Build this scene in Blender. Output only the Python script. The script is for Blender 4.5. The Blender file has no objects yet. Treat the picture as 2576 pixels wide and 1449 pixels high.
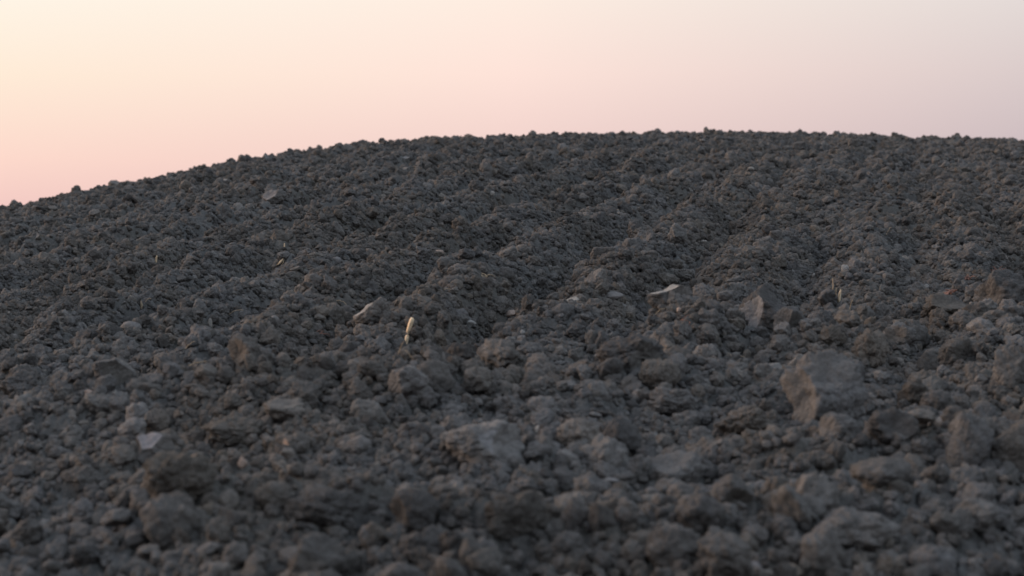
import bpy, math, random
import numpy as np

C = bpy.context.scene.collection
SC = bpy.context.scene
random.seed(7)
RNG = np.random.default_rng(11)

# ------------------------------------------------------------------ camera
FPX = 5809.0            # focal length in pixels of a 2576 px wide picture
CX, CY = 1288.0, 724.5
H = 0.80                # the camera stands 0.8 m above the soil
cam = bpy.data.cameras.new('camera')
cam.sensor_width = 36.0
cam.lens = 36.0 * FPX / 2576.0
cam.clip_start, cam.clip_end = 0.05, 2000.0
cam.dof.use_dof = True
cam.dof.focus_distance = 8.4
cam.dof.aperture_fstop = 7.2
camo = bpy.data.objects.new('camera', cam)
C.objects.link(camo)
camo.location = (0, 0, 0)
camo.rotation_euler = (math.radians(90), 0, 0)
SC.camera = camo

# ------------------------------------------------------------------ sky
SUN_AZ, SUN_EL = math.radians(-68), math.radians(7)     # the glow is left of the view
def lin(c):
    c = np.array(c, float) / 255.0
    return tuple(np.where(c <= 0.04045, c / 12.92, ((c + 0.055) / 1.055) ** 2.4)) + (1.0,)

world = bpy.data.worlds.new('World')
SC.world = world
world.use_nodes = True
nt = world.node_tree
nt.nodes.clear()
N, L = nt.nodes, nt.links
def node(t, **kw):
    n = N.new(t)
    for k, v in kw.items():
        setattr(n, k, v)
    return n
def math_node(op, a, b=None, clamp=False):
    n = node('ShaderNodeMath', operation=op, use_clamp=clamp)
    for i, v in enumerate((a, b)):
        if v is None: continue
        if isinstance(v, (int, float)): n.inputs[i].default_value = v
        else: L.new(v, n.inputs[i])
    return n.outputs[0]
def remap(v, a, b, kind='SMOOTHSTEP'):
    n = node('ShaderNodeMapRange', interpolation_type=kind)
    n.clamp = True
    L.new(v, n.inputs['Value'])
    n.inputs['From Min'].default_value = a
    n.inputs['From Max'].default_value = b
    return n.outputs['Result']
def ramp(v, stops):
    n = node('ShaderNodeValToRGB')
    e = n.color_ramp.elements
    while len(e) < len(stops): e.new(0.5)
    for el, (p, c) in zip(e, stops):
        el.position = p; el.color = lin(c)
    L.new(v, n.inputs[0])
    return n.outputs[0]
def mixc(f, a, b):
    n = node('ShaderNodeMix', data_type='RGBA')
    L.new(f, n.inputs[0]); L.new(a, n.inputs[6]); L.new(b, n.inputs[7])
    return n.outputs[2]
tc = node('ShaderNodeTexCoord')
sep = node('ShaderNodeSeparateXYZ'); L.new(tc.outputs['Generated'], sep.inputs[0])
az = math_node('ARCTAN2', sep.outputs[0], sep.outputs[1])
el = remap(sep.outputs[2], 0.0, 0.25, 'LINEAR')
left = ramp(el, [(0.0, (232, 176, 172)), (0.14, (244, 203, 196)), (0.22, (254, 218, 204)), (0.36, (255, 236, 215)),
                 (0.50, (255, 246, 231)), (1.0, (244, 242, 240))])
mid = ramp(el, [(0.0, (214, 176, 176)), (0.24, (241, 210, 204)), (0.37, (254, 227, 217)), (0.50, (254, 237, 225)), (1.0, (236, 232, 232))])
right = ramp(el, [(0.0, (188, 170, 178)), (0.25, (200, 186, 190)), (0.37, (214, 201, 201)), (0.50, (225, 217, 215)), (1.0, (206, 206, 212))])
back = ramp(el, [(0.0, (92, 86, 98)), (0.5, (112, 104, 114)), (1.0, (128, 128, 142))])
col = mixc(remap(az, -0.235, 0.0, 'LINEAR'), left, mid)
col = mixc(remap(az, 0.0, 0.25, 'LINEAR'), col, right)
absaz = math_node('ABSOLUTE', math_node('SUBTRACT', az, -0.6))
col = mixc(remap(absaz, 0.82, 2.0), col, back)
sky = node('ShaderNodeTexSky', sky_type='NISHITA')
sky.sun_disc = False
sky.sun_elevation = SUN_EL
sky.sun_rotation = SUN_AZ
sky.air_density = 1.2
sky.dust_density = 2.0
nish = node('ShaderNodeVectorMath', operation='SCALE')
pinkish = node('ShaderNodeMix', data_type='RGBA', blend_type='MULTIPLY'); pinkish.inputs[0].default_value = 1.0
L.new(sky.outputs[0], pinkish.inputs[6]); pinkish.inputs[7].default_value = (1.28, 1.035, 0.955, 1.0)   # thin dusk veil
L.new(pinkish.outputs[2], nish.inputs[0]); nish.inputs[3].default_value = 0.69
col = mixc(remap(sep.outputs[2], 0.16, 0.60), col, nish.outputs[0])
bg = node('ShaderNodeBackground')
L.new(col, bg.inputs[0]); bg.inputs[1].default_value = 1.0
out = node('ShaderNodeOutputWorld'); L.new(bg.outputs[0], out.inputs[0])

# ------------------------------------------------------------------ sun (already in the haze, so very soft)
sl = bpy.data.lights.new('sun', 'SUN')
sl.energy = 2.1
sl.angle = math.radians(24)
sl.color = (1.0, 0.76, 0.62)
so = bpy.data.objects.new('sun', sl)
C.objects.link(so)
so.rotation_euler = (math.pi / 2 - SUN_EL - math.radians(4), 0, math.pi - SUN_AZ + 0.0)
# the lamp shines along its -Z: aim it from the glow to the field
from mathutils import Vector
dsun = Vector((math.sin(SUN_AZ) * math.cos(SUN_EL), math.cos(SUN_AZ) * math.cos(SUN_EL), math.sin(SUN_EL)))
so.rotation_euler = dsun.to_track_quat('Z', 'Y').to_euler()

SC.view_settings.view_transform = 'Standard'
SC.view_settings.look = 'None'
SC.view_settings.exposure = 0.0
SC.view_settings.gamma = 1.0
SC.render.engine = 'CYCLES'
SC.cycles.use_denoising = True
SC.cycles.max_bounces = 4
SC.cycles.diffuse_bounces = 3

# ------------------------------------------------------------------ noise
_prm = np.random.default_rng(3).permutation(256).astype(np.int32)
_prm = np.concatenate([_prm, _prm, _prm])
_g2 = np.array([(math.cos(a), math.sin(a)) for a in np.arange(256) * 2.399963])
_g3 = np.random.default_rng(5).normal(size=(256, 3)); _g3 /= np.linalg.norm(_g3, axis=1)[:, None]
def fade(t): return t * t * t * (t * (t * 6 - 15) + 10)
def perlin2(x, y, seed=0):
    xi, yi = np.floor(x).astype(np.int64), np.floor(y).astype(np.int64)
    fx, fy = x - xi, y - yi
    u, v = fade(fx), fade(fy)
    def g(i, j):
        h = _prm[(_prm[(xi + i + seed * 17) & 255] + yi + j + seed * 31) & 255]
        return _g2[h, 0] * (fx - i) + _g2[h, 1] * (fy - j)
    a = g(0, 0) * (1 - u) + g(1, 0) * u
    b = g(0, 1) * (1 - u) + g(1, 1) * u
    return (a * (1 - v) + b * v) * 1.5
def fbm2(x, y, n=3, seed=0):
    s = 0; a = 1.0
    for k in range(n):
        s = s + a * perlin2(x * 2 ** k, y * 2 ** k, seed + k * 7); a *= 0.5
    return s
def domes(x, y, seed=0):
    """round lumps on a jittered unit grid, 0..1"""
    xi, yi = np.floor(x).astype(np.int64), np.floor(y).astype(np.int64)
    best = np.zeros_like(x)
    for i in (-1, 0, 1):
        for j in (-1, 0, 1):
            cx, cy = xi + i, yi + j
            h = _prm[(_prm[(cx + seed * 13) & 255] + cy) & 255]
            h2, h3 = _prm[h + 57], _prm[h + 131]
            dx = x - (cx + h / 255.0); dy = y - (cy + h2 / 255.0)
            R = 0.30 + 0.42 * (h3 / 255.0)
            best = np.maximum(best, np.sqrt(np.maximum(0, R * R - dx * dx - dy * dy)) )
    return best
def perlin3(p, seed=0):
    pi = np.floor(p).astype(np.int64); f = p - pi
    w = fade(f)
    r = 0
    for i in (0, 1):
        for j in (0, 1):
            for k in (0, 1):
                h = _prm[(_prm[(_prm[(pi[:, 0] + i + seed * 19) & 255] + pi[:, 1] + j) & 255] + pi[:, 2] + k) & 255]
                d = _g3[h, 0] * (f[:, 0] - i) + _g3[h, 1] * (f[:, 1] - j) + _g3[h, 2] * (f[:, 2] - k)
                r = r + d * (w[:, 0] if i else 1 - w[:, 0]) * (w[:, 1] if j else 1 - w[:, 1]) * (w[:, 2] if k else 1 - w[:, 2])
    return r * 1.5
def worley3(p, seed=0):
    pi = np.floor(p).astype(np.int64)
    best = np.full(len(p), 9.0)
    for i in (-1, 0, 1):
        for j in (-1, 0, 1):
            for k in (-1, 0, 1):
                c = pi + np.array([i, j, k])
                h = _prm[(_prm[(_prm[(c[:, 0] + seed * 23) & 255] + c[:, 1]) & 255] + c[:, 2]) & 255]
                q = c + np.stack([_prm[h], _prm[h + 77], _prm[h + 150]], 1) / 255.0
                best = np.minimum(best, ((p - q) ** 2).sum(1))
    return np.sqrt(best)
def fbm3(p, n=3, seed=0):
    s = 0; a = 1.0
    for k in range(n):
        s = s + a * perlin3(p * 2 ** k, seed + 5 * k); a *= 0.5
    return s
def sstep(x, a, b):
    t = np.clip((x - a) / (b - a), 0, 1)
    return t * t * (3 - 2 * t)

# ------------------------------------------------------------------ the shape of the hill
_cx = np.array([-900, -500, -200, 0, 100, 200, 300, 450, 600, 750, 900, 1050, 1200, 1400, 1600, 1800, 1900, 2100, 2300, 2450, 2576, 2900, 3300])
_cy = np.array([728, 656, 598, 555, 527, 507, 490, 457, 428, 403, 382, 372, 365, 359, 353, 348, 349, 353, 360, 365, 369, 382, 400])
_ph = np.arctan((_cx - CX) / FPX)
_fine = np.linspace(_ph[0], _ph[-1], 800)
_E = np.interp(_fine, _ph, (CY - _cy) / FPX * np.cos(_ph))
_k = np.exp(-np.linspace(-2.2, 2.2, 61) ** 2); _k /= _k.sum()
_E = np.convolve(np.pad(_E, 30, mode='edge'), _k, 'valid')
def hill(phi, r):
    e = np.interp(phi, _fine, _E)
    rc = np.interp(phi, [-0.40, -0.22, 0.0, 0.22, 0.40], [19.0, 21.0, 28.0, 33.0, 35.0])
    A = e + 2 * H / rc
    B = H / rc ** 2
    r2 = np.minimum(r, 1.7 * rc)
    return -H + A * r2 - B * r2 * r2 + (r - r2) * (A - 2 * B * 1.7 * rc)

TH = math.atan((2300 - CX) / FPX)        # the direction the furrows run in
def height(x, y, fine=True):
    r = np.hypot(x, y); phi = np.arctan2(x, y)
    z = hill(phi, r)
    p = x * math.cos(TH) - y * math.sin(TH); q = x * math.sin(TH) + y * math.cos(TH)
    t = p / 0.372 + 0.47 + 0.16 * perlin2(p * 1.1, q * 0.40, 2) + 0.15 * perlin2(p * 3, q * 2.2, 4) + 0.07 * perlin2(p * 9, q * 7, 8)
    s = np.abs(((t + 0.5) % 1.0) - 0.5) * 2            # 0 on the ridge, 1 in the furrow
    ridge = 1.0 - 1.25 * s ** 2.0
    vary = np.clip(1.12 + 0.55 * perlin2(p * 1.7, q * 0.5, 9) - 0.75 * sstep(x / np.maximum(q, 0.1), 0.01, 0.12), 0.12, 1.6)
    far = sstep(q, 4.6, 6.6)
    z = z + far * 0.155 * vary * (ridge - 0.85)
    # headland: low banks thrown up across the foot of the field
    w = y - 0.10 * x + 0.16 * perlin2(x * 0.8, y * 0.8, 12)
    near = 1 - sstep(q, 5.2, 7.0)
    z = z + near * 1.5 * (0.050 * np.exp(-((w - 5.85) / 0.30) ** 2) * (0.6 + 0.8 * np.clip(perlin2(x * 1.1, y * 0.7, 15) + .3, 0, 1))
                    + 0.040 * np.exp(-((w - 4.85) / 0.24) ** 2) + 0.030 * np.exp(-((w - 4.12) / 0.16) ** 2)
                    + 0.030 * np.exp(-((w - 3.55) / 0.16) ** 2) - 0.02)
    z = z + 0.045 * fbm2(x * 0.9, y * 0.9, 2, 21) + 0.024 * fbm2(x * 3.1, y * 3.1, 3, 23)
    z = z + 0.050 * domes(x * 5.5 + 0.5 * perlin2(x * 9, y * 9, 3), y * 5.5, 1) * sstep(perlin2(x * 2, y * 2, 33), -0.5, 0.4)
    z = z + 0.034 * domes(x * 13 + 0.4 * perlin2(x * 21, y * 21, 5), y * 13, 2)
    if fine:
        z = z + 0.016 * domes(x * 31 + 0.5 * perlin2(x * 40, y * 40, 6), y * 31, 3) + 0.010 * domes(x * 70, y * 70, 4)
        z = z + 0.0055 * fbm2(x * 38, y * 38, 3, 41)
    return z

# ------------------------------------------------------------------ materials
def soil_material(name, c0, c1, light, coord='Object', scale=1.0, rnd=True, bump=0.42, fine=None):
    m = bpy.data.materials.new(name); m.use_nodes = True
    t = m.node_tree; n, l = t.nodes, t.links
    b = n['Principled BSDF']
    b.inputs['Roughness'].default_value = 0.95
    b.inputs['Specular IOR Level'].default_value = 0.12
    tcn = n.new('ShaderNodeTexCoord')
    def noise(s, d=4.0, rough=0.6):
        k = n.new('ShaderNodeTexNoise'); k.inputs['Scale'].default_value = s * scale
        k.inputs['Detail'].default_value = d; k.inputs['Roughness'].default_value = rough
        l.new(tcn.outputs[coord], k.inputs['Vector']); return k.outputs['Fac']
    def rmp(v, stops):
        k = n.new('ShaderNodeValToRGB'); e = k.color_ramp.elements
        while len(e) < len(stops): e.new(0.5)
        for ee, (p_, c_) in zip(e, stops): ee.position = p_; ee.color = (*c_, 1)
        l.new(v, k.inputs[0]); return k.outputs[0]
    def mul(a, c_):
        k = n.new('ShaderNodeMix'); k.data_type = 'RGBA'; k.blend_type = 'MULTIPLY'; k.inputs[0].default_value = 1.0
        l.new(a, k.inputs[6]); l.new(c_, k.inputs[7]); return k.outputs[2]
    base = rmp(noise(1.3, 5), [(0.30, c0), (0.70, c1)])
    grain = rmp(noise(9.0, 5, 0.7), [(0.25, (0.66, 0.66, 0.66)), (0.50, (1, 1, 1)), (0.75, (1.35, 1.34, 1.32))])
    colr = mul(base, grain)
    if rnd:
        oi = n.new('ShaderNodeObjectInfo')
        tint = rmp(oi.outputs['Random'], [(0.0, (0.66, 0.65, 0.65)), (0.25, (0.90, 0.90, 0.91)), (0.5, (1.0, 0.98, 0.95)), (0.75, (1.10, 1.10, 1.12)),
                                          (0.90, (1.22, 1.20, 1.17)), (0.97, (1.30, 1.28, 1.27)), (0.998, (1.45, 1.42, 1.40))])
        colr = mul(colr, tint)
    geo = n.new('ShaderNodeNewGeometry')        # damp and dry patches of the field
    pn = n.new('ShaderNodeTexNoise'); pn.inputs['Scale'].default_value = 1.7; pn.inputs['Detail'].default_value = 5.0
    l.new(geo.outputs['Position'], pn.inputs['Vector'])
    colr = mul(colr, rmp(pn.outputs['Fac'], [(0.32, (0.80, 0.79, 0.78)), (0.45, (1.0, 0.96, 0.91)), (0.55, (0.98, 0.99, 1.0)), (0.70, (1.18, 1.17, 1.15))]))
    l.new(colr, b.inputs['Base Color'])
    bm = n.new('ShaderNodeBump'); bm.inputs['Strength'].default_value = bump; bm.inputs['Distance'].default_value = 0.12 / scale
    l.new(noise(7.0, 6, 0.68), bm.inputs['Height']); l.new(bm.outputs[0], b.inputs['Normal'])
    return m

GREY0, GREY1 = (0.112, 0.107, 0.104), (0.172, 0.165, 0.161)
M_ground = soil_material('soil', (0.084, 0.082, 0.080), (0.135, 0.132, 0.129), 1, 'Object', 16.0, False, 0.8)
M_clod = soil_material('clod_soil', GREY0, GREY1, 1, 'Object', 1.0, True)
M_brown = soil_material('brown_or_warm_lit_soil', (0.122, 0.111, 0.102), (0.185, 0.170, 0.157), 1, 'Object', 1.0, True)  # brown clods; on single left faces it paints in the warm glow
M_dark = soil_material('dark_or_shaded_soil', (0.095, 0.087, 0.080), (0.150, 0.140, 0.131), 1, 'Object', 1.0, False)  # dark clods; on single faces it paints shade into the colour
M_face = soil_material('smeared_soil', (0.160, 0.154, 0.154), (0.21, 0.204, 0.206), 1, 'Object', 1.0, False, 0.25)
M_lilac = soil_material('pale_lilac_stone', (0.215, 0.203, 0.215), (0.275, 0.262, 0.275), 1, 'Object', 1.0, False, 0.2)
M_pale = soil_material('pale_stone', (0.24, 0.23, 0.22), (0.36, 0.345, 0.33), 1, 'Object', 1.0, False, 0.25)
M_pink = soil_material('pinkish_stone', (0.30, 0.235, 0.205), (0.42, 0.34, 0.30), 1, 'Object', 1.0, False, 0.25)
M_husk = soil_material('cream_husk', (0.72, 0.54, 0.36), (0.88, 0.72, 0.52), 1, 'Object', 2.0, False, 0.15)
M_straw = soil_material('dry_straw', (0.30, 0.235, 0.17), (0.42, 0.34, 0.25), 1, 'Object', 2.0, False, 0.15)
M_red = soil_material('red_weed', (0.19, 0.105, 0.085), (0.31, 0.185, 0.15), 1, 'Object', 2.0, False, 0.15)

# ------------------------------------------------------------------ mesh helpers
def mesh_from(name, verts, faces, mats, smooth=True, matidx=None):
    me = bpy.data.meshes.new(name)
    verts = np.asarray(verts, np.float32); faces = np.asarray(faces, np.int32)
    k = faces.shape[1]
    me.vertices.add(len(verts)); me.vertices.foreach_set('co', verts.ravel())
    me.loops.add(faces.size); me.loops.foreach_set('vertex_index', faces.ravel())
    me.polygons.add(len(faces))
    me.polygons.foreach_set('loop_start', np.arange(0, faces.size, k, dtype=np.int32))
    me.polygons.foreach_set('loop_total', np.full(len(faces), k, np.int32))
    if smooth: me.polygons.foreach_set('use_smooth', np.ones(len(faces), bool))
    for m in mats: me.materials.append(m)
    if matidx is not None: me.polygons.foreach_set('material_index', np.asarray(matidx, np.int32))
    me.update(calc_edges=True)
    return me
_ico = {}
def icosphere(n):
    if n in _ico: return _ico[n]
    if n == 0:
        g = (1 + 5 ** .5) / 2
        v = np.array([(-1, g, 0), (1, g, 0), (-1, -g, 0), (1, -g, 0), (0, -1, g), (0, 1, g), (0, -1, -g), (0, 1, -g), (g, 0, -1), (g, 0, 1), (-g, 0, -1), (-g, 0, 1)], float)
        f = np.array([(0, 11, 5), (0, 5, 1), (0, 1, 7), (0, 7, 10), (0, 10, 11), (1, 5, 9), (5, 11, 4), (11, 10, 2), (10, 7, 6), (7, 1, 8), (3, 9, 4), (3, 4, 2), (3, 2, 6), (3, 6, 8), (3, 8, 9), (4, 9, 5), (2, 4, 11), (6, 2, 10), (8, 6, 7), (9, 8, 1)])
        v /= np.linalg.norm(v, axis=1)[:, None]
    else:
        v0, f0 = icosphere(n - 1)
        e = np.sort(np.concatenate([f0[:, [0, 1]], f0[:, [1, 2]], f0[:, [2, 0]]]), axis=1)
        ue, inv = np.unique(e, axis=0, return_inverse=True); inv = inv.ravel()
        mid_ = v0[ue[:, 0]] + v0[ue[:, 1]]; mid_ /= np.linalg.norm(mid_, axis=1)[:, None]
        v = np.concatenate([v0, mid_]); k = len(f0); o = len(v0)
        a, b, c = o + inv[:k], o + inv[k:2 * k], o + inv[2 * k:]
        f = np.concatenate([np.stack([f0[:, 0], a, c], 1), np.stack([f0[:, 1], b, a], 1), np.stack([f0[:, 2], c, b], 1), np.stack([a, b, c], 1)])
    _ico[n] = (v, f)
    return v, f
def clod_shape(seed, sub=4, planes=(), nrand=10, sharp=11, rough=1.0, dims=(1, 1, 1)):
    """a lump of soil: soft-edged broken polyhedron, crumbly surface; planes = [(normal, distance)] are flat broken faces"""
    rs = np.random.default_rng(seed)
    d, f = icosphere(sub)
    ns = rs.normal(size=(nrand, 3)); ns /= np.linalg.norm(ns, axis=1)[:, None]
    ds = rs.uniform(0.66, 1.0, nrand)
    acc = np.full(len(d), (1 / 1.12) ** sharp)
    for nn, dd in zip(ns, ds):
        acc += (np.maximum(d @ nn, 0) / dd) ** sharp
    own = np.zeros(len(d), int); smooth = np.zeros(len(d))
    for k, (nn, dd) in enumerate(planes):
        nn = np.array(nn, float); nn /= np.linalg.norm(nn)
        tt = np.maximum(d @ nn, 0) / dd
        acc2 = tt ** (sharp * 1.7)
        dom = acc2 / (acc2 + acc)
        own[dom > 0.5] = k + 1; smooth = np.maximum(smooth, dom)
        acc = acc + acc2
    r = acc ** (-1 / sharp)
    off = rs.uniform(-50, 50, 3)
    w = rough * (1 - 0.6 * sstep(smooth, 0.45, 0.8))
    wv = d * (1 + 0.10 * fbm3(d * 3 + off, 1, 4))[:, None]
    bil = worley3(wv * 2.6 + off, 2) ** 1.7 * 0.17 + worley3(wv * 5.5 + off, 3) ** 1.6 * 0.10 + worley3(d * 11 + off, 4) ** 1.5 * 0.045
    r = r * (1 + rough * 0.16 * fbm3(d * 1.6 + off, 2, 1)) * (1 + w * (0.12 - bil + 0.05 * fbm3(d * 14 + off, 2, 6)))
    v = d * r[:, None] * np.array(dims)
    fm = own[f].max(axis=1) * (own[f].min(axis=1) > 0)
    return v, f, fm
def put(name, me, loc=(0, 0, 0), rot=(0, 0, 0), scl=(1, 1, 1), parent=None):
    o = bpy.data.objects.new(name, me); C.objects.link(o)
    o.location = loc; o.rotation_euler = rot; o.scale = scl
    if parent is not None: o.parent = parent
    return o
def tag(o, label, cat, group=None):
    o['label'] = label; o['category'] = cat
    if group: o['group'] = group
    return o

# ------------------------------------------------------------------ the ground, one sheet
def axis(parts):
    return np.unique(np.concatenate([np.linspace(a, b, n, endpoint=False) for a, b, n in parts]))
phis = axis([(-math.pi, -0.7, 40), (-0.7, -0.27, 60), (-0.27, 0.27, 1050), (0.27, 0.7, 60), (0.7, math.pi, 41)])
rr = np.concatenate([np.linspace(0.02, 2.6, 60, endpoint=False), np.geomspace(2.6, 36.0, 3200, endpoint=False), np.geomspace(36, 160, 80)])
P, R_ = np.meshgrid(phis, rr)
X, Y = R_ * np.sin(P), R_ * np.cos(P)
Z = height(X.ravel(), Y.ravel()).reshape(X.shape)
nr, nc = X.shape
idx = np.arange(nr * nc).reshape(nr, nc)
nxt = np.roll(idx, -1, axis=1)
quads = np.stack([idx[:-1].ravel(), nxt[:-1].ravel(), nxt[1:].ravel(), idx[1:].ravel()], 1)
ground = put('ground', mesh_from('ground', np.stack([X.ravel(), Y.ravel(), Z.ravel()], 1), quads, [M_ground]))
ground['kind'] = 'structure'
del X, Y, Z, P, R_, quads, idx, nxt

# ------------------------------------------------------------------ pixel of the photograph -> point of the field
_rs = np.geomspace(2.5, 40, 1500)
def spot(px, py):
    ux, uz = (px - CX) / FPX, (CY - py) / FPX
    yy = _rs * math.cos(math.atan(ux)); xx = yy * ux
    zz = height(xx, yy, False) + 0.012
    hit = np.nonzero(zz >= yy * uz)[0]
    k = hit[0] if len(hit) else int(np.argmax(zz / yy))
    return Vector((float(xx[k]), float(yy[k]), float(zz[k]) - 0.012)), float(yy[k]) / FPX
def gz(x, y): return float(height(np.array([x]), np.array([y]), False)[0])

# ------------------------------------------------------------------ clods one can point to
MATS = {'grey': M_clod, 'brown': M_brown, 'dark': M_dark}
landmarks = []; clear = []
def hero(cx, by, w, h, label, short, seed, tint='grey', planes=(), faces=None, sharp=11, rough=1.0, nrand=10, name='soil_clod', cat='soil clod', depth=0.9, group=None, sub=5):
    """cx, by: middle of the foot; w, h: size, all in picture pixels"""
    p, m = spot(cx, by)
    W, Ht = 1.02 * w * m, 1.06 * h * m
    v, f, fm = clod_shape(seed, sub, planes, nrand, sharp, rough)
    ex = v.max(0) - v.min(0)
    # buried by about a quarter
    v = (v - (v.max(0) + v.min(0)) / 2) / ex * np.array([W, W * depth, Ht * 1.22])
    mats = [MATS.get(tint, tint) if isinstance(tint, str) else tint]
    mi = np.zeros(len(f), int)
    if faces:
        for k, fmat in enumerate(faces):
            if fmat is None: continue
            mats.append(fmat); mi[fm == k + 1] = len(mats) - 1
    # the texture is laid out in units of the clod's own radius
    s = max(W, Ht) / 2
    me = mesh_from(name, v / s, f, mats, True, mi)
    foot = p.copy()
    yb = p.y + W * depth * 0.35
    o = put(name, me, (p.x / p.y * yb, yb, p.z + Ht * 1.22 / 2 - Ht * (0.50 if 'skyline' in label else 0.22) + 0.012), (0, 0, 0), (s, s, s))
    tag(o, label, cat, group or 'single clods of ploughed soil')
    landmarks.append((cx, by - h / 2, short)); clear.append((cx - w * .5, by - h, cx + w * .5, by - 0.2 * h, yb + W * depth * 0.4))
    return o
FL, UP, FR = (-0.75, -0.55, 0.35), (-0.1, -0.35, 0.93), (0.35, -0.85, 0.2)
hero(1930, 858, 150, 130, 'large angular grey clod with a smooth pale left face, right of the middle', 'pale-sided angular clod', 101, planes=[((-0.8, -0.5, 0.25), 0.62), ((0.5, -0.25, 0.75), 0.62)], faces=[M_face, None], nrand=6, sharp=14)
hero(1985, 842, 80, 66, 'smaller angular clod leaning at the right foot of the pale-sided angular clod', 'leaning angular clod', 102, planes=[((0.4, -0.8, -0.15), 0.55), ((-0.7, -0.6, 0.3), 0.6)], faces=[M_dark, None], nrand=6, sharp=14)  # shade of the front right face is put into its colour
hero(2075, 1085, 215, 190, 'big blurred clod standing tall with a warm-lit brown left flank and flat blue-grey top', 'tall brown-flanked clod', 103, 'grey', [((-0.9, -0.35, 0.05), 0.62), ((0.05, -0.45, 0.85), 0.60)], [M_brown, None], nrand=9, rough=1.3)  # left flank coloured brown for the warm light from the left
hero(1590, 945, 185, 100, 'broad cracked clod with a flat dark hollow face right of the cream husk', 'broad cracked clod', 104, planes=[((0.55, -0.75, -0.1), 0.62)], faces=[M_dark], nrand=9, rough=1.2)  # shade in the hollow face is painted with the dark material
hero(1660, 985, 110, 75, 'warm grey rounded clod just below the broad cracked clod', 'warm rounded clod', 105, 'brown', nrand=12)
hero(615, 922, 88, 78, 'clod with a warm-lit rust-brown broken left face in the left middle', 'rust-faced clod', 106, planes=[((-0.7, -0.7, -0.1), 0.55)], faces=[M_brown], nrand=8, sharp=13)  # brown on the left face stands in for the warm side light
hero(288, 975, 110, 62, 'wedge-shaped clod with a sharp ridge and dark smooth front at left', 'dark wedge clod', 107, planes=[((0.45, -0.85, -0.05), 0.50), ((-0.3, -0.1, 0.9), 0.6), ((0.6, 0.1, 0.75), 0.55)], faces=[M_dark, None, None], nrand=5, sharp=15)  # dark front is painted shade, turned away from the glow
hero(55, 1012, 120, 76, 'rounded knobbly clod at the left edge of the photo', 'left-edge clod', 108, nrand=14, rough=1.4)
hero(385, 1160, 115, 66, 'clod capped by a flat lilac-grey stone face in the lower left', 'lilac-capped clod', 109, planes=[((-0.08, -0.70, 0.70), 0.55), ((-0.9, -0.4, 0.1), 0.6), ((0.75, -0.65, 0.2), 0.62), ((0.1, -0.95, -0.1), 0.62)], faces=[M_lilac, None, None, None], nrand=6, sharp=16)
hero(455, 1268, 195, 120, 'big dark out-of-focus clod in the lower left foreground', 'big dark blurred clod', 110, 'dark', nrand=12, rough=1.3)
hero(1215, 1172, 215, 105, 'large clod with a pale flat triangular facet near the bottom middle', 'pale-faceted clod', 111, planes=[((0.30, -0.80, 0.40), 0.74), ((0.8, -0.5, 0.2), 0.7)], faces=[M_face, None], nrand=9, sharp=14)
hero(1045, 1345, 130, 105, 'round bluish-grey clod with a warm left cheek at the bottom middle', 'round warm-cheeked clod', 112, planes=[((-0.85, -0.5, 0.0), 0.72)], faces=[M_brown], nrand=14)  # warm cheek is glow from the left, painted as a browner face
hero(1445, 1335, 74, 78, 'upright egg-shaped clod, left one of a touching pair', 'left egg-shaped clod', 113, nrand=14)
hero(1515, 1345, 72, 70, 'upright egg-shaped clod, right one of a touching pair', 'right egg-shaped clod', 114, nrand=14)
hero(1300, 1355, 165, 110, 'bulky dark grey clod left of the pair of egg-shaped clods', 'bulky dark clod', 115, 'dark', nrand=12, rough=1.2)
hero(1420, 1408, 95, 66, 'light-topped clod with a shadowed belly below the egg-shaped pair', 'light-topped clod', 116, 'grey', nrand=9)
hero(2440, 1185, 125, 130, 'massive smooth rounded clod in the right foreground', 'massive rounded clod', 117, nrand=14, rough=0.8)
hero(2552, 1195, 130, 130, 'massive brownish clod cut off by the right edge of the photo', 'right-edge clod', 118, 'brown', nrand=12, rough=0.8)
hero(2530, 795, 160, 105, 'big clod at the right edge high up with a warm left side', 'upper right-edge clod', 119, planes=[((-0.8, -0.5, 0.1), 0.7)], faces=[M_brown], nrand=10)  # warm left side is painted light, a browner face material
hero(2385, 800, 130, 56, 'long flat clod with a blue-grey slab top beside the red curling weed', 'slab-topped clod', 120, 'dark', planes=[((0.2, -0.6, 0.75), 0.55)], faces=[None], nrand=9, depth=0.7)
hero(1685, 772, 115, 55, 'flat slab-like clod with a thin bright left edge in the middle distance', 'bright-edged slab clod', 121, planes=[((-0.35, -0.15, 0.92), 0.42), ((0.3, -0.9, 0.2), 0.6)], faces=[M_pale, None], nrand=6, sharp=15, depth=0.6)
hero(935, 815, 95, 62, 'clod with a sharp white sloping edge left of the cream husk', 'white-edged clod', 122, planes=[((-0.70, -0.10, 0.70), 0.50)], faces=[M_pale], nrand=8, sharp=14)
hero(1845, 1285, 105, 82, 'smooth rounded clod with a dark underside in the lower right middle', 'smooth round clod', 123, planes=[((0.2, -0.8, -0.45), 0.66)], faces=[M_dark], nrand=10, rough=0.8)  # underside shade painted in with a darker face
hero(2150, 1390, 235, 105, 'very broad low dark clod at the bottom right', 'broad low clod', 124, 'grey', nrand=10)
hero(810, 1338, 205, 105, 'very broad out-of-focus mound of soil at the bottom left middle', 'broad mound clod', 125, nrand=14, rough=1.3)
hero(1700, 1240, 150, 95, 'broad smooth clod with flat slanting top below the middle right', 'slanting-topped clod', 126, planes=[((-0.2, -0.45, 0.85), 0.55)], faces=[None], nrand=9)
hero(2115, 1115, 110, 70, 'clod with a warm-lit orange-brown left corner below the tall brown-flanked clod', 'orange-cornered clod', 127, planes=[((-0.8, -0.5, 0.35), 0.66)], faces=[M_brown], nrand=9)  # left corner tinted to carry the low warm light
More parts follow.
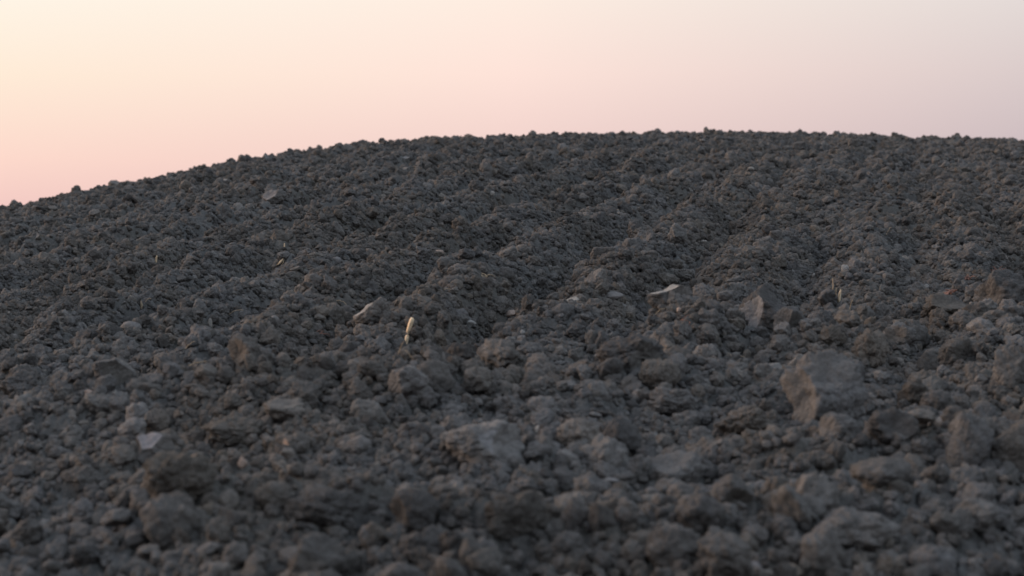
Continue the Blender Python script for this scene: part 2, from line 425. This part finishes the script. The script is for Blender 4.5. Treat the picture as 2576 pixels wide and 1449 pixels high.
hero(2250, 1120, 130, 82, 'square-shouldered grey clod between the orange-cornered and massive clods', 'square-shouldered clod', 128, planes=[((0, -0.85, 0.3), 0.6)], faces=[None], nrand=7)
hero(2265, 872, 88, 52, 'clod with a warm-lit tan upright left facet above the tall brown-flanked clod', 'tan-faceted clod', 129, planes=[((-0.55, -0.75, 0.25), 0.6)], faces=[M_brown], nrand=7)  # facet towards the glow is painted warmer than the clod
hero(2190, 925, 95, 90, 'lumpy warm grey clod right behind the tall brown-flanked clod', 'lumpy warm clod', 130, 'brown', nrand=12, rough=1.4)
hero(2410, 925, 100, 75, 'oblong tilted clod in the right middle above the massive rounded clod', 'oblong tilted clod', 131, planes=[((0.5, -0.75, 0.0), 0.55)], faces=[M_dark], nrand=8)  # right front face painted darker as its shaded side
hero(2330, 950, 60, 55, 'roundish pale grey clod left of the oblong tilted clod', 'roundish pale clod', 132, nrand=12)
hero(2545, 970, 90, 95, 'tall clod at the right edge below the upper right-edge clod', 'tall edge clod', 133, nrand=9)
hero(1330, 925, 100, 55, 'grey humped clod under the ridge right of the cream husk', 'grey humped clod', 134, nrand=12, rough=1.3)
hero(720, 1060, 115, 52, 'long low grey clod with lighter top in the left foreground', 'long low clod', 135, planes=[((0.1, -0.5, 0.85), 0.55)], faces=[None], nrand=9)
hero(590, 1120, 150, 66, 'wide dark clod left of the middle with an overhanging right end', 'overhanging clod', 136, 'dark', nrand=9, rough=1.2)
hero(745, 1150, 72, 58, 'blocky clod with a small pinkish end below the overhanging clod', 'pink-ended clod', 137, planes=[((-0.9, -0.4, 0.1), 0.75)], faces=[M_pink], nrand=9)
hero(900, 1150, 72, 48, 'plain rounded clod left of the pale-faceted clod', 'plain rounded clod', 138, nrand=12)
hero(1150, 1150, 90, 60, 'dark crumbling clod touching the left side of the pale-faceted clod', 'dark crumbling clod', 139, 'dark', nrand=12, rough=1.4)
hero(1455, 1130, 120, 72, 'warm grey clod with a dark hollow right of the pale-faceted clod', 'hollow warm clod', 140, 'brown', nrand=9, rough=1.2)
hero(1565, 1140, 100, 85, 'steep grey clod right of the hollow warm clod', 'steep grey clod', 141, nrand=9)
hero(1870, 1105, 150, 80, 'reddish brown crumbly clod left below the tall brown-flanked clod', 'reddish crumbly clod', 142, 'brown', nrand=12, rough=1.5)
hero(1690, 1050, 130, 70, 'wide grey clod above the reddish crumbly clod', 'wide grey clod', 143, nrand=12, rough=1.3)
hero(205, 1240, 110, 62, 'pale bluish blurred clod in the far lower left', 'bluish blurred clod', 144, nrand=12)
hero(2450, 1330, 130, 70, 'low grey clod in the lower right corner area', 'low corner clod', 145, nrand=10)
# on the skyline
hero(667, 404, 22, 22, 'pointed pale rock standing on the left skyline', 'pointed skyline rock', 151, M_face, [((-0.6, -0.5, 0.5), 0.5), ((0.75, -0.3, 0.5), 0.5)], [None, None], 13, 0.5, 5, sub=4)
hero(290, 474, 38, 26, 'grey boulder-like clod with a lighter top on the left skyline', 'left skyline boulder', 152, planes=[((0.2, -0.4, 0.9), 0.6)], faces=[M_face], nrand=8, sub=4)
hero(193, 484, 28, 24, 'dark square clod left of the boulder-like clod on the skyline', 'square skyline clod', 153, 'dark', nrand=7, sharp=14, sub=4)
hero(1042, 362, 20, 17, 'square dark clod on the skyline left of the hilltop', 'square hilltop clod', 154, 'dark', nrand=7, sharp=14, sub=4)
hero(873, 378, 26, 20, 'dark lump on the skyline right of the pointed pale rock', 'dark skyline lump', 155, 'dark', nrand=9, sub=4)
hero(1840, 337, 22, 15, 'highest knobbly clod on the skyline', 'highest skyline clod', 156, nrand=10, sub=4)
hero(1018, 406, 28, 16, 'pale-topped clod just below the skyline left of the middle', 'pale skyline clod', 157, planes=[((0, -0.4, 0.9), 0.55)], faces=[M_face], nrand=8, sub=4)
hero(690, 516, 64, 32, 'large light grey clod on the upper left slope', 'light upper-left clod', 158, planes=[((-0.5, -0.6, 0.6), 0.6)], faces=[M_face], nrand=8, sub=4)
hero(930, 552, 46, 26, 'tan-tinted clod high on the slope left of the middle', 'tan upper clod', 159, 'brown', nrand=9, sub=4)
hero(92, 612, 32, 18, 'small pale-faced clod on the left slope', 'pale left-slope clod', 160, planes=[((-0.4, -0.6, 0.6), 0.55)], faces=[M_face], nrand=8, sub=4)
hero(1715, 560 + 150, 60, 30, 'humped clod directly behind the bright-edged slab clod', 'humped clod', 161, nrand=11)
hero(2062, 612, 52, 28, 'crumbly brown-grey lump on the right slope', 'crumbly right-slope lump', 162, 'brown', nrand=12, rough=1.5)
hero(1985, 420 + 130, 46, 22, 'low grey lump high on the right slope', 'high right-slope lump', 163, nrand=12)

def stone(cx, by, w, h, label, seed, mat=M_pale, planes=(), depth=0.7, tilt=0.0, sub=3, name='stone', cat='stone', grp='pale stones among the clods'):
    p, m = spot(cx, by)
    v, f, _ = clod_shape(seed, sub, planes, 7, 13, 0.35)
    ex = v.max(0) - v.min(0)
    v = (v - (v.max(0) + v.min(0)) / 2) / ex * np.array([1.0, depth, 1.35 * h / w])
    W = w * m
    clear.append((cx - w * .4, by - h, cx + w * .4, by - .1 * h, p.y + W * .3))
    o = put(name, mesh_from(name, v, f, [mat]), (p.x, p.y, p.z + 0.012 + h * m * 0.36), (0, tilt, 0), (W, W, W))
    return tag(o, label, cat, grp)
stone(610, 1180, 26, 26, 'small pinkish round pebble below the overhanging clod in the left foreground', 201, M_pink)
stone(1892, 1449, 56, 36, 'pale rounded stone cut by the bottom edge of the photo', 202, M_lilac)
stone(2047, 1236, 54, 18, 'flat pale grey stone in the right foreground below the tall brown-flanked clod', 203, M_lilac)
stone(1360, 1090, 30, 20, 'white speckled pebble right of the pale-faceted clod', 204)
stone(1538, 1216, 42, 12, 'flat pale stone lying left of the slanting-topped clod', 205, M_face)
stone(225, 998, 24, 15, 'cream oval pebble below the dark wedge clod', 206, M_pink)
stone(678, 908, 14, 9, 'tiny pink pebble right of the rust-faced clod', 207, M_pink)
stone(90, 905, 12, 10, 'tiny pink pebble above the left-edge clod', 208, M_pink)
stone(1045 - 5, 858 + 63, 20, 12, 'small grey pebble under the foot of the cream husk', 209, M_face)
stone(1285, 803, 38, 14, 'long tan stone right of the cream husk', 210, M_pink, tilt=-0.2)
stone(1182, 822, 32, 12, 'broken white shard right of the cream husk', 211, tilt=-0.25, name='stone_shard')
stone(1440, 764, 50, 16, 'whitish rough stone left of the bright-edged slab clod', 212, M_pale, tilt=-0.15)
stone(1540, 752, 58, 17, 'grey flat stone just left of the bright-edged slab clod', 213, M_face)
stone(2126, 686, 20, 17, 'white round pebble on the right slope', 214)
stone(2048, 698, 9, 9, 'tiny white pebble left of the white round pebble on the right slope', 215)
stone(485, 851, 34, 14, 'thin lilac shard tilted down to the right, left middle', 216, M_lilac, tilt=0.35, depth=0.35, name='stone_shard')
stone(529, 840, 11, 26, 'upright white chip beside the thin lilac shard', 217, depth=0.6, name='stone_chip')
stone(330, 838, 52, 22, 'pale grey flat stone left of the thin lilac shard', 218, M_face)
stone(683, 822, 44, 26, 'pale grey angular stone in the left middle', 219, M_face)
stone(22, 801, 6, 6, 'tiny white pebble near the left edge', 220)
stone(36, 852, 16, 10, 'small pale stone near the left edge', 221, M_face, tilt=-0.4)
stone(1238, 496, 16, 10, 'small pale shard high on the slope above the middle', 222, tilt=-0.4)
stone(568, 458, 20, 6, 'thin pale stone on the upper left slope below the skyline', 223)
stone(850, 664, 16, 14, 'small pale stone on the slope right of the cream chips', 224, M_face)
stone(1040, 545 + 55, 18, 8, 'small greyish stone on the middle slope', 225, M_face)
stone(1830, 553, 18, 12, 'greyish white stone on the right slope', 226, M_face)
stone(2330, 728, 13, 13, 'small white pebble right of the stubble root', 227)
stone(1890, 470 - 35, 16, 8, 'pale speck of stone below the hilltop', 228)
stone(1105, 640, 22, 10, 'pinkish flat stone in the middle of the slope', 229, M_pink)
stone(1710, 790, 16, 12, 'small tan stone under the bright-edged slab clod', 230, M_pink)
stone(735 + 580, 800 + 40, 14, 9, 'small white stone right of the long tan stone', 231)
stone(1475, 1395, 20, 14, 'small pale stone by the light-topped clod', 232, M_face)
stone(880, 690, 20, 14, 'small pale lump of stone on the furrow left of the middle', 233, M_face)
stone(2230, 795, 22, 17, 'small pinkish stone right of the leaning angular clod', 234, M_pink)
stone(660, 560, 9, 6, 'tiny pale stone on the upper left slope', 235, M_face)

# ------------------------------------------------------------------ dry plant bits
def tube(path, radii, seg=6):
    path = [Vector(p) for p in path]; vs, fs = [], []
    for i, p in enumerate(path):
        t = (path[min(i + 1, len(path) - 1)] - path[max(i - 1, 0)]).normalized()
        a = t.cross(Vector((0.3, 0.9, 0.2))).normalized(); b = t.cross(a)
        for k in range(seg):
            an = 2 * math.pi * k / seg
            vs.append(p + (a * math.cos(an) + b * math.sin(an)) * radii[i])
    for i in range(len(path) - 1):
        for k in range(seg):
            fs.append((i * seg + k, i * seg + (k + 1) % seg, (i + 1) * seg + (k + 1) % seg, (i + 1) * seg + k))
    return vs, fs
def curl(rs, base, ang, length, bend, lift, r0, n=7):
    """a curved dry stalk"""
    p = Vector(base); pts, rad = [p.copy()], [r0]
    e = lift
    for i in range(1, n):
        e += bend / n + rs.uniform(-0.12, 0.12); ang += rs.uniform(-0.25, 0.25)
        p = p + Vector((math.cos(ang) * math.cos(e), math.sin(ang) * math.cos(e), math.sin(e))) * (length / n)
        pts.append(p.copy()); rad.append(r0 * (1 - 0.75 * i / n))
    return tube(pts, rad)
def join(parts):
    vs, fs = [], []
    for v, f in parts:
        o = len(vs); vs += [tuple(q) for q in v]; fs += [tuple(i + o for i in q) for q in f]
    return np.array(vs), np.array(fs)
def weed(cx, by, w, h, label, seed, mat, n=9, thick=1.0, name='dry_weed', cat='weed'):
    p, m = spot(cx, by); rs = random.Random(seed)
    clear.append((cx - w * .45, by - h, cx + w * .45, by - .15 * h, p.y + .03))
    parts = []
    for k in range(n):
        a = rs.uniform(0, 2 * math.pi)
        parts.append(curl(rs, (rs.uniform(-.2, .2) * w * m, rs.uniform(-.2, .2) * w * m, 0), a, rs.uniform(.6, 1.1) * max(w, h) * m * 0.62, rs.uniform(-2.4, -0.6), rs.uniform(0.6, 1.5), 0.0023 * thick * rs.uniform(.7, 1.4)))
    v, f = join(parts)
    o = put(name, mesh_from(name, v, f, [mat]), (p.x, p.y, p.z + 0.014))
    return tag(o, label, cat, 'dry reddish weeds in the soil')
weed(2390, 745, 62, 34, 'red-brown curling dry weed beside the slab-topped clod at right', 301, M_red, 8, 1.6)
weed(2430, 706, 44, 48, 'dark red wiry weed clump at the upper right', 302, M_red, 14, 0.8)
weed(2505, 690, 36, 44, 'dark red feathery weed near the right edge', 303, M_red, 16, 0.9)
weed(738, 868, 34, 26, 'small rust-red weed in the left middle', 304, M_red, 8, 0.8)
weed(800, 850, 50, 28, 'spread rust-red weed twigs left of the white-edged clod', 305, M_red, 10, 0.8)
weed(1215, 700, 60, 24, 'tangle of tan rootlets on the slope above the cream husk', 306, M_straw, 8, 0.8, 'root_tangle', 'roots')
weed(778, 614, 16, 20, 'tiny pinkish upright twig on the left slope', 307, M_red, 4, 0.9)
weed(1770, 612, 20, 18, 'small tuft of whitish dry leaves on the right slope', 308, M_pale, 4, 1.6, 'dry_tuft', 'dry tuft')
weed(1720, 830, 70, 28, 'thin reddish stalks in front of the bright-edged slab clod', 309, M_red, 8, 0.6)
weed(1850, 905, 60, 30, 'thin tan stalks sticking out in front of the pale-sided angular clod', 310, M_straw, 6, 0.6)

def blade(path, widths, thick, seed=0):
    """a curved dry leaf with real thickness"""
    vs, fs = [], []
    n = len(path)
    for i, (p, w) in enumerate(zip(path, widths)):
        p = Vector(p)
        vs += [p + Vector((-w, thick * 1.5, 0)), p + Vector((0, -thick, 0)), p + Vector((w, thick * 1.5, 0)), p + Vector((0, thick * 1.2, 0))]
    for i in range(n - 1):
        for k in range(4):
            fs.append((i * 4 + k, i * 4 + (k + 1) % 4, (i + 1) * 4 + (k + 1) % 4, (i + 1) * 4 + k))
    fs.append((3, 2, 1, 0)); fs.append(tuple((n - 1) * 4 + k for k in range(4)))
    return vs, fs
def plant_piece(name, cx, by, pieces, label, cat, grp=None):
    """pieces: (part name, points in pixels from the foot (right, up), half widths in pixels, material)"""
    p, m = spot(cx, by)
    root = bpy.data.objects.new(name, None); C.objects.link(root); root.location = (p.x, p.y, p.z + 0.008)
    root.empty_display_size = 0.02; root.scale = (1.15, 1.15, 1.15)
    top = max(b for _, pts_, _, _ in pieces for _, b in pts_)
    clear.append((cx - 16, by - top - 6, cx + 22, by - 2, p.y + 0.03))
    tag(root, label, cat, grp)
    for pn, pts, ws, mat in pieces:
        path = [(a * m, -0.004 + 0.004 * math.sin(i * 1.7), b * m) for i, (a, b) in enumerate(pts)]
        v, f = join([blade(path, [w * m for w in ws], 0.0016)])
        put(pn, mesh_from(pn, v, f, [mat], False), parent=root)
    return root
plant_piece('maize_husk', 1018, 878, [
    ('husk_leaf', [(-2, -8), (0, 4), (3, 14), (5, 24), (6, 30)], [3, 4.5, 4, 4.5, 2.5], M_husk),
    ('husk_tip', [(6, 34), (9, 42), (13, 54), (16, 64), (16, 68)], [2.5, 5, 5.5, 5, 2], M_husk),
    ('stem', [(-6, -30), (-3, -12), (2, 10), (8, 34)], [1.3, 1.6, 1.6, 1.2], M_straw)],
    'pale cream maize husk standing upright, leaning right, in the middle of the field', 'husk')
landmarks.append((1025, 845, 'cream husk'))
plant_piece('stubble_root', 2104, 768, [
    ('stalk', [(-8, -4), (-10, 20), (-7, 40), (-9, 58)], [2.0, 1.8, 1.4, 0.9], M_straw),
    ('husk_leaf', [(-6, 0), (-4, 14), (-2, 30), (0, 38)], [3.5, 4.0, 3.0, 1.5], M_straw),
    ('husk_leaf', [(6, -2), (6, 14), (8, 28), (9, 34)], [3.2, 3.8, 2.5, 1.2], M_husk),
    ('husk_leaf', [(-1, -4), (0, 10), (1, 20)], [3.0, 3.0, 1.2], M_straw)],
    'straw-coloured stubble root with split husk behind the leaning angular clod', 'stubble')
plant_piece('husk_chip', 392, 664, [('husk_leaf', [(0, -2), (0, 6), (2, 14), (3, 18)], [2.0, 2.6, 2.0, 0.8], M_husk)], 'cream upright husk chip on the left slope', 'husk chip', 'cream husk chips')
plant_piece('husk_chip', 716, 628, [('husk_leaf', [(0, -2), (-1, 6), (0, 14)], [1.4, 1.8, 1.0], M_husk)], 'thin cream husk chip, upper one of two on the slope left of the middle', 'husk chip', 'cream husk chips')
plant_piece('husk_chip', 705, 668, [('husk_leaf', [(-6, 2), (0, 8), (6, 16)], [2.6, 3.6, 1.2], M_husk), ('husk_leaf', [(2, 0), (6, 6), (8, 14)], [1.6, 2.0, 0.8], M_straw)], 'split cream husk chip, lower one of two on the slope left of the middle', 'husk chip', 'cream husk chips')
plant_piece('husk_chip', 355, 776, [('husk_leaf', [(0, -2), (1, 8), (0, 18)], [2.4, 3.0, 0.8], M_straw)], 'dull tan husk chip in the left middle', 'husk chip', 'cream husk chips')

def straw(cx, by, dx, dy, label, seed, thick=0.9, mat=M_straw):
    p, m = spot(cx, by); rs = random.Random(seed)
    pts = [(-dx / 2 * m + dx * m * t, rs.uniform(-.004, .004), (dy * t + 5 * math.sin(math.pi * t) * rs.uniform(.5, 1.3)) * m) for t in np.linspace(0, 1, 7)]
    v, f = join([tube(pts, [0.0014 * thick] * 7)])
    o = put('straw', mesh_from('straw', v, f, [mat]), (p.x, p.y - 0.012, p.z + 0.018))
    return tag(o, label, 'straw', 'dry straws on the soil')
straw(2138, 805, 10, 42, 'thin upright pale stem right of the leaning angular clod', 401)
straw(2560, 770, 40, 6, 'thin pale straw at the right edge by the upper right-edge clod', 402)
straw(2330, 770, 44, 14, 'slanting straw on the slab-topped clod', 403)
straw(2285, 850, 34, -8, 'pale straw lying above the tan-faceted clod', 404)
straw(375, 828 - 60, 14, 8, 'short straw right of the dull tan husk chip', 405)
straw(330, 845 - 95, 20, -12, 'short straw on the ridge in the left middle', 406)
straw(595, 808, 36, 10, 'curved straw left of the pale grey angular stone', 407)
straw(480, 885, 24, 18, 'thin root hair in the hollow left of the rust-faced clod', 408)
straw(560, 960, 20, -8, 'short straw below the rust-faced clod', 409)
straw(500, 930, 44, 10, 'long thin root hair right of the dark wedge clod', 410)
straw(1010, 905, 14, 30, 'thin twig below the cream husk', 411)
straw(1030, 915, -22, 26, 'forked twig beside the thin twig below the cream husk', 412)
straw(1550, 545, 14, 12, 'tiny pale straw high on the slope right of the middle', 413)
straw(2235, 600, 12, 18, 'short pale straw upright on the right slope', 414)
straw(2170, 790, 30, 6, 'pale broken straw right of the thin upright pale stem', 415)
straw(1660, 800, 24, 16, 'thin straw left below the bright-edged slab clod', 416)
straw(860, 775, 26, -10, 'thin straw left of the white-edged clod', 417)
straw(1120, 745, 26, 10, 'thin straw on the furrow above the cream husk', 418)

# ------------------------------------------------------------------ all other clods
PROTO = []
pc = bpy.data.collections.new('clod_shapes')
kinds = []
for k in range(22):
    if k < 5: v, f, _ = clod_shape(500 + k, 4, (), 12, 10, 1.3); kd = 'rounded'
    elif k < 13: v, f, _ = clod_shape(500 + k, 4, (), 6 + k % 3, 16, 1.0); kd = 'angular'
    elif k < 19: v, f, _ = clod_shape(500 + k, 4, (), 10, 9, 1.7); kd = 'knobbly'
    else: v, f, _ = clod_shape(500 + k, 4, (), 9, 12, 1.0, (1, 0.9, 0.5)); kd = 'flattish'
    me = mesh_from('clod_shape', v, f, [M_brown if k in (3, 11, 16) else M_clod]); kinds.append(kd)
    o = bpy.data.objects.new('clod_shape_%02d' % k, me); pc.objects.link(o); PROTO.append(o)
pts, rad = [], []
classes = [(0.0045, 0.0085, 2.3, 10.0, 0.62), (0.0085, 0.014, 2.3, 24.0, 0.58), (0.012, 0.024, 2.3, 36.0, 0.38), (0.012, 0.022, 2.3, 7.0, 0.35),
           (0.022, 0.036, 6.0, 16.0, 0.13), (0.017, 0.030, 9.0, 36.0, 0.12), (0.022, 0.036, 2.3, 6.8, 0.22), (0.020, 0.034, 13.0, 36.0, 0.20), (0.032, 0.050, 13.0, 36.0, 0.040),
           (0.036, 0.050, 2.3, 7.0, 0.05)]
for lo, hi, ymin, ymax, cover in classes:
    area = 0.225 * (ymax ** 2 - ymin ** 2) + 2 * 1.0 * (ymax - ymin)
    u = RNG.uniform(0, 1, 900000)
    R = (lo ** -1.6 + u * (hi ** -1.6 - lo ** -1.6)) ** (-1 / 1.6)
    n = int(cover * area / (math.pi * np.mean(R ** 2)))
    R = R[:n]
    y = np.sqrt(RNG.uniform(ymin ** 2, ymax ** 2, n)); x = RNG.uniform(-1, 1, n) * (0.225 * y + 1.0)
    patch = perlin2(x * 1.5, y * 1.5, 51) + 0.5 * perlin2(x * 4, y * 4, 52)
    pr = np.clip((0.62 if hi > 0.02 else 0.9) + (0.95 if hi > 0.02 else -0.2) * patch, 0.05, 1)
    if hi > 0.03: pr = pr * np.where(y < 12, np.clip(0.35 + 0.65 * sstep(x / y, -0.02, 0.12) + 0.6 * (1 - sstep(y, 3.8, 5.2)), 0, 1), 1)
    keep = RNG.uniform(0, 1, n) < pr
    pts.append(np.stack([x[keep], y[keep]], 1)); rad.append(R[keep])
pts = np.concatenate(pts); rad = np.concatenate(rad)
zz = height(pts[:, 0], pts[:, 1], False)
sq = RNG.uniform(0.75, 1.2, (len(rad), 3)) * rad[:, None]
rots = RNG.uniform(0, 2 * math.pi, (len(rad), 3))
pid = RNG.integers(0, len(PROTO), len(rad))
flat = np.array([k == 'flattish' for k in kinds])[pid]
rots[flat, :2] *= 0.06
cz = zz + rad * np.where(pts[:, 1] < 6.5, RNG.uniform(-0.15, 1.0, len(rad)), np.where((pts[:, 1] > 13) & (rad > 0.02), RNG.uniform(-0.2, 0.75, len(rad)), RNG.uniform(-0.25, 0.70, len(rad)))) + 0.008
PX0 = CX + FPX * pts[:, 0] / pts[:, 1]; PY0 = CY - FPX * cz / pts[:, 1]
for x0, y0, x1, y1, yd in clear:      # nothing lies on top of or right against the clods placed by hand
    hide = (PX0 > x0) & (PX0 < x1) & (PY0 > y0) & (PY0 < y1) & (pts[:, 1] < yd)
    rad[hide] = 0
ok = rad > 0
pts, rad, zz, sq, rots, pid, cz = pts[ok], rad[ok], zz[ok], sq[ok], rots[ok], pid[ok], cz[ok]
# the 300 that show largest are clods of their own
PX = CX + FPX * pts[:, 0] / pts[:, 1]; PY = CY - FPX * cz / pts[:, 1]
shown = rad / pts[:, 1] * FPX
order = np.argsort(-np.where((PX > 0) & (PX < 2576) & (PY > 0) & (PY < 1440), shown, 0))
single = []
for i in order[:900]:
    if len(single) >= 236: break
    t = np.linspace(0.4, 0.97, 60)
    tx, ty, tz = pts[i, 0] * t, pts[i, 1] * t, (cz[i] + 0.4 * rad[i]) * t
    if np.any(height(tx, ty, False) > tz): continue
    if any((PX[i] - PX[j]) ** 2 + (PY[i] - PY[j]) ** 2 < (0.6 * shown[i]) ** 2 for j in single): continue
    if any(abs(PX[i] - a) < 55 and abs(PY[i] - b) < 40 for a, b, _ in landmarks): continue
    single.append(i)
used = {}
ORD = ['nearest', 'second', 'third', 'fourth', 'fifth', 'sixth', 'seventh', 'eighth', 'ninth', 'tenth', 'eleventh', 'twelfth']
info = []
for i in single:
    best = min(landmarks, key=lambda q: (q[0] - PX[i]) ** 2 + (q[1] - PY[i]) ** 2)
    dx, dy = PX[i] - best[0], PY[i] - best[1]
    d = math.hypot(dx, dy)
    if abs(dx) > 1.3 * abs(dy): rel = 'right of' if dx > 0 else 'left of'
    else: rel = 'in front of' if dy > 0 else 'behind'
    s = shown[i]
    size = 'big' if s > 45 else 'middling' if s > 32 else 'small'
    info.append((d, i, '%s %s %s clod' % (size, kinds[pid[i]], 'brownish' if pid[i] in (3, 11, 16) else 'grey'), rel, best[2]))
info.sort()
for d, i, look, rel, lm in info:
    key = (look, rel, lm); n = used.get(key, 0); used[key] = n + 1
    label = '%s %s the %s' % (look, rel, lm) if n == 0 else '%s %s %s the %s' % (ORD[min(n, 11)], look, rel, lm)
    o = PROTO[pid[i]].copy(); C.objects.link(o); o.name = 'soil_clod'
    o.location = (pts[i, 0], pts[i, 1], cz[i]); o.rotation_euler = rots[i]; o.scale = sq[i]
    tag(o, label, 'soil clod', 'single clods of ploughed soil')
rest = np.ones(len(rad), bool); rest[single] = False
me = bpy.data.meshes.new('loose_soil')
nv = int(rest.sum())
me.vertices.add(nv)
me.vertices.foreach_set('co', np.stack([pts[rest, 0], pts[rest, 1], cz[rest]], 1).astype(np.float32).ravel())
for nm, arr in (('turn', rots), ('size', sq)):
    at = me.attributes.new(nm, 'FLOAT_VECTOR', 'POINT'); at.data.foreach_set('vector', arr[rest].astype(np.float32).ravel())
at = me.attributes.new('shape', 'INT', 'POINT'); at.data.foreach_set('value', pid[rest].astype(np.int32))
loose = put('loose_soil', me)
loose['kind'] = 'stuff'; loose['label'] = 'grey crumbs and small clods of ploughed soil covering the whole hill'; loose['category'] = 'soil'
g = bpy.data.node_groups.new('scatter_clods', 'GeometryNodeTree')
g.interface.new_socket('Geometry', in_out='INPUT', socket_type='NodeSocketGeometry')
g.interface.new_socket('Geometry', in_out='OUTPUT', socket_type='NodeSocketGeometry')
gi, go = g.nodes.new('NodeGroupInput'), g.nodes.new('NodeGroupOutput')
ci = g.nodes.new('GeometryNodeCollectionInfo'); ci.inputs['Collection'].default_value = pc
ci.inputs['Separate Children'].default_value = True; ci.inputs['Reset Children'].default_value = True
iop = g.nodes.new('GeometryNodeInstanceOnPoints'); iop.inputs['Pick Instance'].default_value = True
def named(n_, t):
    k = g.nodes.new('GeometryNodeInputNamedAttribute'); k.data_type = t; k.inputs['Name'].default_value = n_
    return k.outputs[0]
e2r = g.nodes.new('FunctionNodeEulerToRotation')
g.links.new(named('turn', 'FLOAT_VECTOR'), e2r.inputs[0])
g.links.new(gi.outputs[0], iop.inputs['Points']); g.links.new(ci.outputs[0], iop.inputs['Instance'])
g.links.new(named('shape', 'INT'), iop.inputs['Instance Index'])
g.links.new(e2r.outputs[0], iop.inputs['Rotation']); g.links.new(named('size', 'FLOAT_VECTOR'), iop.inputs['Scale'])
g.links.new(iop.outputs[0], go.inputs[0])
md = loose.modifiers.new('scatter', 'NODES'); md.node_group = g
_lb = [o['label'] for o in C.objects if o.get('label')]
print('repeated labels', [l_ for l_ in set(_lb) if _lb.count(l_) > 1])
print('loose clods', nv, 'single', len(single))
